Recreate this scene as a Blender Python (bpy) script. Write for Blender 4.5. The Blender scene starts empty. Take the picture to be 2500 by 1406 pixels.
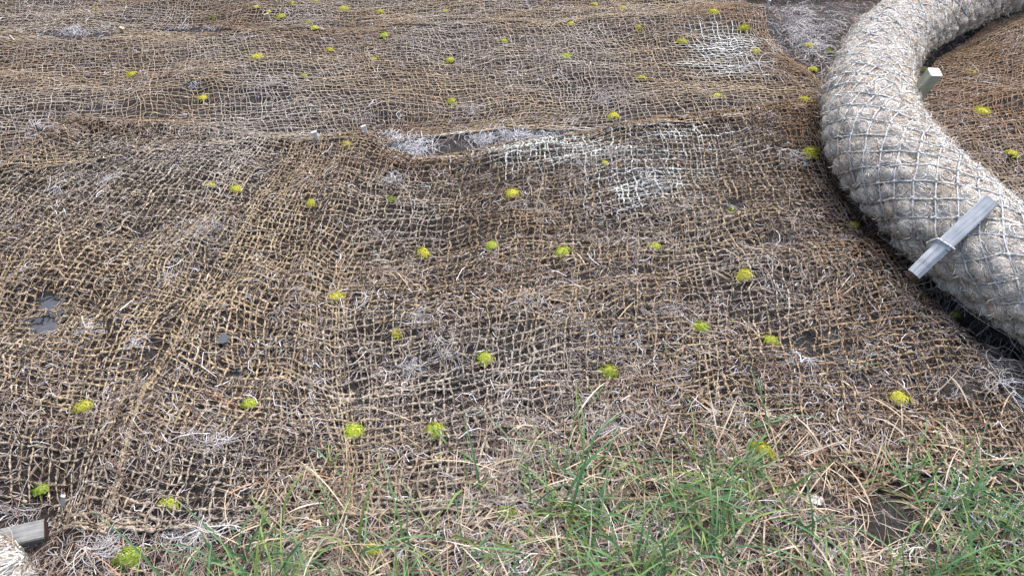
import bpy, math
import numpy as np
from mathutils import Vector

# ------------------------------------------------------------------ camera, sky, sun, exposure
SC = bpy.context.scene
COL = SC.collection
CAM_H, PITCH, FPX = 1.25, math.radians(39.9), 1889.0
cam = bpy.data.cameras.new("camera")
cam.sensor_width = 36.0
cam.lens = 36.0 * FPX / 2500.0
cam.clip_start, cam.clip_end = 0.02, 500.0
cam_o = bpy.data.objects.new("camera", cam)
COL.objects.link(cam_o)
cam_o.location = (0, 0, CAM_H)
cam_o.rotation_euler = (math.pi / 2 - PITCH, 0, 0)
SC.camera = cam_o

SUN_EL, SUN_AZ = math.radians(68), math.radians(40)      # azimuth from +Y towards +X
world = bpy.data.worlds.new("World")
SC.world = world
world.use_nodes = True
wn = world.node_tree.nodes
sky = wn.new("ShaderNodeTexSky")
sky.sky_type = 'NISHITA'
sky.sun_disc = False
sky.sun_elevation, sky.sun_rotation = SUN_EL, SUN_AZ
sky.air_density, sky.dust_density, sky.ozone_density = 1.0, 6.0, 1.0
world.node_tree.links.new(sky.outputs[0], wn["Background"].inputs[0])
wn["Background"].inputs[1].default_value = 0.15
sun = bpy.data.lights.new("sun", 'SUN')
sun.energy, sun.angle, sun.color = 0.8, math.radians(60), (1.0, 0.98, 0.96)
sun_o = bpy.data.objects.new("sun", sun)
COL.objects.link(sun_o)
d = Vector((math.sin(SUN_AZ) * math.cos(SUN_EL), math.cos(SUN_AZ) * math.cos(SUN_EL), math.sin(SUN_EL)))
sun_o.rotation_euler = d.to_track_quat('Z', 'Y').to_euler()
vs = SC.view_settings
vs.view_transform, vs.look, vs.exposure, vs.gamma = 'Standard', 'None', 1.1, 1.0
vs.use_curve_mapping = False
SC.render.engine = 'CYCLES'
SC.cycles.max_bounces = 5
SC.cycles.diffuse_bounces = 3
SC.cycles.use_denoising = True

RNG = np.random.default_rng(7)

# ------------------------------------------------------------------ numeric helpers
def _hash(ix, iy, seed):
    h = (ix.astype(np.int64) * 374761393 + iy.astype(np.int64) * 668265263 + seed * 974634777) & 0xFFFFFFFF
    h = ((h ^ (h >> 13)) * 1274126177) & 0xFFFFFFFF
    h = h ^ (h >> 16)
    return (h & 0xFFFFFF) / float(0xFFFFFF) * 2 - 1

def noise(x, y, seed=0):
    x = np.asarray(x, float); y = np.asarray(y, float)
    x0 = np.floor(x); y0 = np.floor(y)
    fx = x - x0; fy = y - y0
    fx = fx * fx * fx * (fx * (fx * 6 - 15) + 10); fy = fy * fy * fy * (fy * (fy * 6 - 15) + 10)
    a = _hash(x0, y0, seed); b = _hash(x0 + 1, y0, seed)
    c = _hash(x0, y0 + 1, seed); e = _hash(x0 + 1, y0 + 1, seed)
    return (a * (1 - fx) + b * fx) * (1 - fy) + (c * (1 - fx) + e * fx) * fy

def sstep(a, b, x):
    t = np.clip((x - a) / (b - a), 0, 1)
    return t * t * (3 - 2 * t)

ST, CT = math.sin(PITCH), math.cos(PITCH)
def ray(px, py):
    """direction in the world of a point of the photograph (2500 x 1406)"""
    u = (np.asarray(px, float) - 1250) / FPX
    v = -(np.asarray(py, float) - 703) / FPX
    return np.stack([u, CT + v * ST, -ST + v * CT], -1)

def on_plane(px, py, z=0.0):
    r = ray(px, py)
    k = (np.asarray(z) - CAM_H) / r[..., 2]
    p = r * k[..., None]
    p[..., 2] += CAM_H
    return p

def project(x, y, z=0.0):
    zz = np.asarray(z) - CAM_H
    f = np.maximum(y * CT - zz * ST, 1e-3); up = y * ST + zz * CT
    return 1250 + FPX * x / f, 703 - FPX * up / f

def poly_dist(x, y, pts):
    """distance to a polyline and signed side"""
    best = np.full(np.shape(x), 1e9)
    for (ax, ay), (bx, by) in zip(pts[:-1], pts[1:]):
        dx, dy = bx - ax, by - ay
        t = np.clip(((x - ax) * dx + (y - ay) * dy) / (dx * dx + dy * dy), 0, 1)
        best = np.minimum(best, np.hypot(x - ax - t * dx, y - ay - t * dy))
    return best

def px_line(pts):
    a = np.array(pts, float)
    return on_plane(a[:, 0], a[:, 1])[:, :2]

# ------------------------------------------------------------------ terrain height
PUDDLES = [(118, 735, .030, .018), (112, 797, .034, .011), (545, 836, .010, .010), (1988, 1212, .011, .016), (575, 915, .018, .006)]
GAP_L = px_line([(2020, 300), (2052, 420), (2130, 540), (2240, 655), (2330, 735), (2440, 805), (2570, 875)])
GAP_R = px_line([(2250, 150), (2300, 120), (2380, 95), (2470, 50)])
BARE = px_line([(940, 345), (1040, 360), (1150, 350), (1300, 332), (1440, 324)])
RIDGES = [(px_line([(40, 420), (200, 300), (430, 318), (780, 350), (890, 338)]), .05, .022),
          (px_line([(870, 380), (830, 520), (760, 680), (720, 840), (700, 960)]), .05, .022),
          (px_line([(640, 700), (520, 850), (380, 1000), (230, 1180), (200, 1290)]), .055, .034),
          (px_line([(960, 400), (1150, 390), (1350, 365)]), .035, .016),
          (px_line([(560, 560), (400, 660), (300, 780)]), .05, .018)]
HOLLOWS = [(340, 570, .06, .03), (420, 715, .09, .03), (260, 760, .1, .03), (470, 210, .05, .02), (1090, 580, .06, .02),
           (1960, 700, .07, .02), (2080, 745, .10, .02), (1960, 835, .06, .018), (1850, 590, .06, .025), (1900, 580, .05, .02),
           (1090, 960, .09, .012), (880, 930, .09, .015), (100, 1240, .09, .035), (690, 670, .05, .025), (1300, 1000, .05, .015),
           (1095, 135, .035, .02), (2100, 1200, .07, .02), (60, 770, .09, .02)]

def h_low(x, y):
    x = np.asarray(x, float); y = np.asarray(y, float)
    w = np.exp(-((np.hypot(x, y - 1.9) / 9.0) ** 4))
    h = .024 * noise(x / .62 + 3.1, y / .62, 1) + .014 * noise(x / .23, y / .23 + 7, 2)
    for ln, s, a in RIDGES:
        h = h + a * np.exp(-(poly_dist(x, y, ln) / s) ** 2)
    for px, py, s, dep in HOLLOWS:
        c = on_plane(px, py)
        h = h - dep * np.exp(-((x - c[0]) ** 2 + (y - c[1]) ** 2) / s ** 2)
    h = h * w
    far = .5 * (1 - w) * noise(x / 14, y / 14, 5)
    return h + far

def h_ground(x, y):
    x = np.asarray(x, float); y = np.asarray(y, float)
    calm = np.ones(np.shape(x))
    for px, py, r, dep in PUDDLES:
        c = on_plane(px, py); calm = calm * (1 - .9 * np.exp(-((x - c[0]) ** 2 + (y - c[1]) ** 2) / (r * 1.6) ** 2))
    h = h_low(x, y) + calm * (.0065 * noise(x / .085, y / .085, 11) + .004 * noise(x / .038, y / .038, 12))
    h = h - .07 * np.exp(-(poly_dist(x, y, GAP_L) / .027) ** 2) - .012 * np.exp(-(poly_dist(x, y, GAP_R) / .05) ** 2)
    h = h - .022 * np.exp(-(poly_dist(x, y, BARE) / .05) ** 2)
    for px, py, r, dep in PUDDLES:
        c = on_plane(px, py)
        h = h - .022 * np.exp(-((x - c[0]) ** 2 + (y - c[1]) ** 2) / (r * 1.3) ** 2)
    # the ditch behind, at the top right
    e = 3.50 + .03 * noise(x / .12, 0 * x, 31) + .05 * (x - .9)
    h = h - .32 * sstep(e, e + .07, y) * (1 - sstep(e + .75, e + 1.1, y)) * sstep(.42, .62, x)
    return h

def on_ground(px, py, dz=0.0, low=False):
    f = h_low if low else h_ground
    p = on_plane(px, py, 0.0)
    for _ in range(4):
        p = on_plane(px, py, f(p[..., 0], p[..., 1]) + dz)
    return p

# ------------------------------------------------------------------ mesh helpers
def new_mesh(name, V, F, mat, C=None, smooth=True):
    V = np.ascontiguousarray(V, np.float32).reshape(-1, 3)
    F = np.ascontiguousarray(F, np.int32)
    k = F.shape[1]
    me = bpy.data.meshes.new(name)
    me.vertices.add(len(V)); me.vertices.foreach_set("co", V.ravel())
    me.loops.add(F.size); me.loops.foreach_set("vertex_index", F.ravel())
    me.polygons.add(len(F)); me.polygons.foreach_set("loop_start", np.arange(0, F.size, k, dtype=np.int32))
    me.update(calc_edges=True)
    me.polygons.foreach_set("use_smooth", np.full(len(F), smooth))
    if C is not None:
        a = me.color_attributes.new("tint", 'FLOAT_COLOR', 'POINT')
        c = np.ones((len(V), 4), np.float32); c[:, :3] = np.asarray(C, np.float32).reshape(-1, 3)
        a.data.foreach_set("color", c.ravel())
    me.materials.append(mat)
    me.validate()
    return me

def link(name, me, parent=None, **props):
    o = bpy.data.objects.new(name, me)
    COL.objects.link(o)
    if parent is not None:
        o.parent = parent
    for k, v in props.items():
        if v is not None:
            o[k] = v
    return o

class Acc:
    """collects pieces (quads or triangles given as quads) into one mesh"""
    def __init__(s): s.V = []; s.F = []; s.C = []; s.n = 0
    def add(s, V, F, C):
        V = V.reshape(-1, 3); C = np.broadcast_to(C, V.shape)
        s.V.append(V); s.F.append(F.reshape(-1, 4) + s.n); s.C.append(C); s.n += len(V)
    def mesh(s, name, mat, smooth=True):
        return new_mesh(name, np.concatenate(s.V), np.concatenate(s.F), mat, np.concatenate(s.C), smooth)

def frames(P):
    T = np.gradient(P, axis=1)
    T /= np.maximum(np.linalg.norm(T, axis=2, keepdims=True), 1e-9)
    up = np.zeros_like(T); up[..., 2] = 1
    S = np.cross(T, up)
    n = np.linalg.norm(S, axis=2, keepdims=True)
    S = np.where(n > 1e-4, S / np.maximum(n, 1e-9), np.array([1.0, 0, 0]))
    U = np.cross(S, T)
    return T, S, U

def tubes(acc, P, r, col, sides=4, flat=1.0, twist=None, mask=None):
    """P (N,M,3) polylines, r (N,M) radii, col (N,M,3)|(N,1,3); twist (N,M) angle of a flattened section"""
    N, M, _ = P.shape
    T, S, U = frames(P)
    r = np.broadcast_to(r, (N, M))
    ang = np.arange(sides) * 2 * np.pi / sides
    ca, sa = np.cos(ang) * flat, np.sin(ang) / flat
    tw = np.zeros((N, M)) if twist is None else twist
    c, s = np.cos(tw)[..., None], np.sin(tw)[..., None]
    A = ca * c - sa * s; B = ca * s + sa * c
    V = P[:, :, None, :] + (r[..., None] * A)[..., None] * S[:, :, None, :] + (r[..., None] * B)[..., None] * U[:, :, None, :]
    idx = np.arange(N * M * sides).reshape(N, M, sides)
    a = idx[:, :-1]; b = idx[:, 1:]
    F = np.stack([a, np.roll(a, -1, 2), np.roll(b, -1, 2), b], -1)
    if mask is not None:
        F = F[mask]
    C = np.broadcast_to(np.asarray(col)[:, :, None, :], (N, M, sides, 3))
    acc.add(V, F, C.reshape(-1, 3))

def ribbons(acc, P, w, col, N_hint=None, fold=0.0, roll=None):
    """flat blades along P, half width w (N,M); fold>0 gives a V section"""
    N, M, _ = P.shape
    T, S, U = frames(P)
    if N_hint is not None:
        S = np.cross(T, N_hint); S /= np.maximum(np.linalg.norm(S, axis=2, keepdims=True), 1e-9)
        U = np.cross(S, T)
    if roll is not None:
        c, s = np.cos(roll)[:, None, None], np.sin(roll)[:, None, None]
        S, U = S * c + U * s, U * c - S * s
    w = np.broadcast_to(w, (N, M))[..., None]
    if fold > 0:
        V = np.stack([P - S * w + U * w * fold, P, P + S * w + U * w * fold], 2)
        k = 3
    else:
        V = np.stack([P - S * w, P + S * w], 2); k = 2
    idx = np.arange(N * M * k).reshape(N, M, k)
    F = np.stack([idx[:, :-1, :-1], idx[:, :-1, 1:], idx[:, 1:, 1:], idx[:, 1:, :-1]], -1)
    C = np.broadcast_to(np.asarray(col)[:, :, None, :], (N, M, k, 3))
    acc.add(V, F, C.reshape(-1, 3))

def mixc(a, b, t):
    t = np.asarray(t)[..., None]
    return np.asarray(a) * (1 - t) + np.asarray(b) * t

def srgb(r, g, b):
    c = np.array([r, g, b]) / 255.0
    return np.where(c <= .04045, c / 12.92, ((c + .055) / 1.055) ** 2.4)

# ------------------------------------------------------------------ materials
def material(name, rough=.9, spec=.25, noise_scale=180, lo=.72, hi=1.25, bump=0.0, bump_scale=300, tint=None, transl=0.0, objcol=False):
    m = bpy.data.materials.new(name); m.use_nodes = True
    nt = m.node_tree; N, L = nt.nodes, nt.links
    b = N["Principled BSDF"]
    b.inputs["Roughness"].default_value = rough
    b.inputs["Specular IOR Level"].default_value = spec
    tc = N.new("ShaderNodeTexCoord")
    nz = N.new("ShaderNodeTexNoise"); nz.inputs["Scale"].default_value = noise_scale; nz.inputs["Detail"].default_value = 3
    L.new(tc.outputs["Object"], nz.inputs["Vector"])
    mr = N.new("ShaderNodeMapRange"); mr.inputs[1].default_value = .3; mr.inputs[2].default_value = .7
    mr.inputs[3].default_value = lo; mr.inputs[4].default_value = hi
    L.new(nz.outputs["Fac"], mr.inputs[0])
    mx = N.new("ShaderNodeMix"); mx.data_type = 'RGBA'; mx.blend_type = 'MULTIPLY'; mx.inputs[0].default_value = 1
    if tint is None:
        at = N.new("ShaderNodeAttribute"); at.attribute_name = "tint"
        L.new(at.outputs["Color"], mx.inputs[6])
    else:
        mx.inputs[6].default_value = (*tint, 1)
    L.new(mr.outputs[0], mx.inputs[7])
    out = mx.outputs[2]
    if objcol:
        oi = N.new("ShaderNodeObjectInfo")
        m2 = N.new("ShaderNodeMix"); m2.data_type = 'RGBA'; m2.blend_type = 'MULTIPLY'; m2.inputs[0].default_value = 1
        L.new(out, m2.inputs[6]); L.new(oi.outputs["Color"], m2.inputs[7]); out = m2.outputs[2]
    L.new(out, b.inputs["Base Color"])
    if bump:
        n2 = N.new("ShaderNodeTexNoise"); n2.inputs["Scale"].default_value = bump_scale; n2.inputs["Detail"].default_value = 5
        L.new(tc.outputs["Object"], n2.inputs["Vector"])
        bp = N.new("ShaderNodeBump"); bp.inputs["Strength"].default_value = bump; bp.inputs["Distance"].default_value = .004
        L.new(n2.outputs["Fac"], bp.inputs["Height"]); L.new(bp.outputs[0], b.inputs["Normal"])
    if transl:
        tr = N.new("ShaderNodeBsdfTranslucent"); L.new(out, tr.inputs["Color"])
        ms = N.new("ShaderNodeMixShader"); ms.inputs[0].default_value = transl
        L.new(b.outputs[0], ms.inputs[1]); L.new(tr.outputs[0], ms.inputs[2])
        L.new(ms.outputs[0], N["Material Output"].inputs[0])
    return m

M_COIR = material("coir_cord", .95, .1, 350, .6, 1.3)
M_ROOT = material("root_fibre", .8, .25, 120, .75, 1.2)
M_GRASS = material("grass_blade", .45, .4, 60, .8, 1.2, transl=.18)
M_LOGF = material("coir_fibre", .85, .2, 200, .75, 1.25)
M_LOGB = material("coir_log_body", .95, .1, 420, .5, 1.35, bump=.9, bump_scale=420)
M_ROPE = material("rope", .85, .2, 500, .7, 1.2)
M_MOSS = material("sphagnum", .75, .25, 300, .65, 1.3, transl=.15, objcol=True)

def peat_material():
    m = bpy.data.materials.new("peat"); m.use_nodes = True
    nt = m.node_tree; N, L = nt.nodes, nt.links
    b = N["Principled BSDF"]
    tc = N.new("ShaderNodeTexCoord")
    def nz(scale, det, rough=.6):
        n = N.new("ShaderNodeTexNoise"); n.inputs["Scale"].default_value = scale; n.inputs["Detail"].default_value = det
        n.inputs["Roughness"].default_value = rough
        L.new(tc.outputs["Object"], n.inputs["Vector"]); return n
    big = nz(5.5, 4); mid = nz(38, 6, .7); fine = nz(260, 6, .7)
    at = N.new("ShaderNodeAttribute"); at.attribute_name = "tint"          # r: dry grey crust, g: moss film
    sep = N.new("ShaderNodeSeparateColor"); L.new(at.outputs["Color"], sep.inputs[0])
    r1 = N.new("ShaderNodeValToRGB"); L.new(mid.outputs["Fac"], r1.inputs[0])
    e = r1.color_ramp.elements
    e[0].position, e[0].color = .30, (.016, .0135, .0135, 1)
    e[1].position, e[1].color = .72, (.085, .070, .066, 1)
    r2 = N.new("ShaderNodeValToRGB"); L.new(fine.outputs["Fac"], r2.inputs[0])
    e = r2.color_ramp.elements
    e[0].position, e[0].color = .32, (.030, .029, .030, 1)
    e[1].position, e[1].color = .70, (.13, .127, .125, 1)
    mx = N.new("ShaderNodeMix"); mx.data_type = 'RGBA'
    L.new(sep.outputs[0], mx.inputs[0]); L.new(r1.outputs[0], mx.inputs[6]); L.new(r2.outputs[0], mx.inputs[7])
    L.new(mx.outputs[2], b.inputs["Base Color"])
    rr = N.new("ShaderNodeMapRange"); L.new(big.outputs["Fac"], rr.inputs[0])
    rr.inputs[1].default_value = .35; rr.inputs[2].default_value = .65; rr.inputs[3].default_value = .38; rr.inputs[4].default_value = .85
    L.new(rr.outputs[0], b.inputs["Roughness"])
    b.inputs["Specular IOR Level"].default_value = .35
    ad = N.new("ShaderNodeMath"); ad.operation = 'MULTIPLY_ADD'
    L.new(mid.outputs["Fac"], ad.inputs[0]); ad.inputs[1].default_value = 2.0; L.new(fine.outputs["Fac"], ad.inputs[2])
    vo = N.new("ShaderNodeTexVoronoi"); vo.feature = 'DISTANCE_TO_EDGE'; vo.inputs["Scale"].default_value = 55
    L.new(tc.outputs["Object"], vo.inputs["Vector"])
    cr = N.new("ShaderNodeMapRange"); L.new(vo.outputs[0], cr.inputs[0]); cr.inputs[2].default_value = .06
    cr.inputs[3].default_value = -.5; cr.inputs[4].default_value = 0
    a2 = N.new("ShaderNodeMath"); L.new(ad.outputs[0], a2.inputs[0]); L.new(cr.outputs[0], a2.inputs[1])
    bp = N.new("ShaderNodeBump"); bp.inputs["Strength"].default_value = 1.0; bp.inputs["Distance"].default_value = .011
    L.new(a2.outputs[0], bp.inputs["Height"]); L.new(bp.outputs[0], b.inputs["Normal"])
    return m

def wood_material(name, c1, c2, scale=30):
    m = bpy.data.materials.new(name); m.use_nodes = True
    nt = m.node_tree; N, L = nt.nodes, nt.links
    b = N["Principled BSDF"]; b.inputs["Roughness"].default_value = .75; b.inputs["Specular IOR Level"].default_value = .3
    tc = N.new("ShaderNodeTexCoord"); mp = N.new("ShaderNodeMapping"); mp.inputs["Scale"].default_value = (1, 1, .06)
    L.new(tc.outputs["Object"], mp.inputs[0])
    n = N.new("ShaderNodeTexNoise"); n.inputs["Scale"].default_value = scale * 8; n.inputs["Detail"].default_value = 6
    L.new(mp.outputs[0], n.inputs["Vector"])
    n2 = N.new("ShaderNodeTexNoise"); n2.inputs["Scale"].default_value = scale; n2.inputs["Detail"].default_value = 4
    L.new(tc.outputs["Object"], n2.inputs["Vector"])
    ad = N.new("ShaderNodeMath"); ad.operation = 'ADD'; L.new(n.outputs[0], ad.inputs[0]); L.new(n2.outputs[0], ad.inputs[1])
    hf = N.new("ShaderNodeMath"); hf.operation = 'MULTIPLY'; L.new(ad.outputs[0], hf.inputs[0]); hf.inputs[1].default_value = .5
    r = N.new("ShaderNodeValToRGB"); L.new(hf.outputs[0], r.inputs[0])
    r.color_ramp.elements[0].position, r.color_ramp.elements[0].color = .36, (*c1, 1)
    r.color_ramp.elements[1].position, r.color_ramp.elements[1].color = .62, (*c2, 1)
    L.new(r.outputs[0], b.inputs["Base Color"])
    bp = N.new("ShaderNodeBump"); bp.inputs["Strength"].default_value = .5; bp.inputs["Distance"].default_value = .002
    L.new(n.outputs[0], bp.inputs["Height"]); L.new(bp.outputs[0], b.inputs["Normal"])
    return m

M_PEAT = peat_material()
M_WOOD = wood_material("weathered_wood", (.26, .29, .32), (.50, .54, .57))
M_WOODG = wood_material("greenish_wood", (.24, .25, .19), (.42, .43, .34))
M_WOODD = wood_material("dull_grey_wood", (.11, .12, .12), (.27, .28, .28))
M_PEG = wood_material("peg_wood", (.42, .44, .42), (.72, .74, .72))
M_PEGT = wood_material("tan_peg_wood", (.30, .22, .14), (.62, .52, .38))
M_CUT = material("pale_cut_wood", .8, .2, 90, .85, 1.1, tint=(.74, .74, .70))  # even tone for the stake's top face, paler than its shaft
M_TIP = material("wet_brown_tip", .7, .3, 90, .6, 1.3, tint=(.055, .028, .018))
M_END = material("yellowed_wood", .8, .2, 90, .75, 1.2, tint=(.34, .29, .19))
M_WATER = bpy.data.materials.new("water"); M_WATER.use_nodes = True
_b = M_WATER.node_tree.nodes["Principled BSDF"]
_b.inputs["Base Color"].default_value = (.03, .03, .03, 1); _b.inputs["Roughness"].default_value = .04
_b.inputs["Specular IOR Level"].default_value = 1.0; _b.inputs["IOR"].default_value = 1.7

# ------------------------------------------------------------------ the peat ground
def axis(lo, hi, step, far):
    a = list(np.arange(lo, hi + step / 2, step)); s = step; out_l = []; out_r = []
    p = a[0]
    while p > -far: s *= 1.45; p -= s; out_l.append(p)
    p = a[-1]; s = step
    while p < far: s *= 1.45; p += s; out_r.append(p)
    return np.array(out_l[::-1] + a + out_r)
gx, gy = axis(-2.7, 2.7, .0168, 60), axis(.5, 4.3, .0168, 60)
GX, GY = np.meshgrid(gx, gy)
GZ = h_ground(GX, GY)
idx = np.arange(GX.size).reshape(GX.shape)
F = np.stack([idx[:-1, :-1], idx[:-1, 1:], idx[1:, 1:], idx[1:, :-1]], -1).reshape(-1, 4)
crust = np.zeros_like(GX)
for px, py, r in [(1095, 362, .06), (1150, 352, .05), (2445, 950, .16), (2380, 760, .06), (2090, 740, .11), (2150, 1290, .12), (1990, 830, .08), (110, 325, .10),
                  (1130, 960, .12), (1250, 930, .09), (2340, 880, .10), (1920, 570, .08), (330, 510, .06), (2310, 160, .06), (870, 1070, .06)]:
    c = on_plane(px, py)
    crust = np.maximum(crust, np.exp(-((GX - c[0]) ** 2 + (GY - c[1]) ** 2) / r ** 2))
crust = np.clip(crust * (.45 + 1.1 * noise(GX / .05, GY / .05, 3)) + .14 * (1 + noise(GX / .12, GY / .12, 4)) - .08, 0, 1)
crust *= 1 - .9 * np.exp(-(poly_dist(GX, GY, GAP_L) / .06) ** 2)
C = np.stack([crust, crust * 0, crust * 0], -1)
link("ground", new_mesh("ground", np.stack([GX, GY, GZ], -1), F, M_PEAT, C), kind="structure",
     label="dark bare peat ground under the coir netting", category="ground")

# puddles: small pools standing in the hollows
for i, (px, py, r, ry) in enumerate(PUDDLES):
    c = on_ground(px, py)
    a = np.linspace(0, 2 * np.pi, 28, endpoint=False)
    rr = 1.5 * r * (1 + .2 * noise(np.cos(a) * 2 + i * 9, np.sin(a) * 2, 40))
    z = float(h_ground(c[0], c[1])) + .013
    V = np.concatenate([[[c[0], c[1], z]], np.stack([c[0] + rr * np.cos(a), c[1] + rr * np.sin(a), np.full(28, z)], -1)])
    F = np.array([[0, 1 + k, 1 + (k + 1) % 28] for k in range(28)])
    me = bpy.data.meshes.new("puddle"); me.from_pydata(V.tolist(), [], F.tolist()); me.materials.append(M_WATER)
    lab = ["larger clear puddle open to the sky at the left edge", "small puddle just below the larger one at the left edge",
           "tiny puddle among the netting left of the wrinkle", "tiny puddle among the green grass at lower right",
           "sliver of water in a net hollow below the tiny puddle"][i]
    link("puddle", me, kind="structure", label=lab, category="water")

# ------------------------------------------------------------------ coir nets
TAN, BROWN, RUST, GREY, PALE = srgb(150, 136, 115), srgb(116, 101, 85), srgb(120, 97, 75), srgb(148, 144, 137), srgb(200, 206, 202)

def catmull(P, t):
    """P (K,...) control points at 0..K-1, sampled at t"""
    K = len(P)
    i = np.clip(np.floor(t).astype(int), 0, K - 2); f = (t - i).reshape((-1,) + (1,) * (P.ndim - 1))
    p0 = np.where((i - 1 >= 0).reshape(f.shape), P[np.maximum(i - 1, 0)], 2 * P[i] - P[i + 1])
    p3 = np.where((i + 2 < K).reshape(f.shape), P[np.minimum(i + 2, K - 1)], 2 * P[i + 1] - P[i])
    p1, p2 = P[i], P[i + 1]
    return .5 * ((2 * p1) + (-p0 + p2) * f + (2 * p0 - 5 * p1 + 4 * p2 - p3) * f ** 2 + (-p0 + 3 * p1 - 3 * p2 + p3) * f ** 3)

def bleach(px, py):
    """sun- and salt-bleached stretches of the cords"""
    w = np.zeros(np.shape(px))
    for cx, cy, rx, ry, s in [(1400, 365, 260, 34, 1.0), (1560, 440, 120, 70, .95), (1760, 120, 85, 60, 1.0), (1640, 335, 160, 28, .7), (1260, 395, 120, 30, .5),
                              (1770, 175, 80, 22, .7), (1700, 320, 100, 20, .6)]:
        w = np.maximum(w, s * np.exp(-((px - cx) / rx) ** 2 - ((py - cy) / ry) ** 2))
    return w

def rust(px, py):
    w = np.zeros(np.shape(px))
    for cx, cy, rx, ry, s in [(2150, 560, 200, 130, 1), (1960, 290, 90, 70, 1), (2400, 260, 260, 220, .9), (1050, 392, 170, 22, .9), (1000, 318, 130, 22, .8),
                              (250, 310, 130, 22, .6), (1800, 30, 120, 26, .8), (1860, 90, 30, 80, .8), (1930, 170, 70, 40, .9), (2380, 1000, 200, 120, .7), (2200, 780, 220, 120, .7), (150, 300, 150, 40, .5), (560, 60, 200, 14, .5), (1560, 300, 160, 18, .6)]:
        w = np.maximum(w, s * np.exp(-((px - cx) / rx) ** 2 - ((py - cy) / ry) ** 2))
    return w

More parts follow.
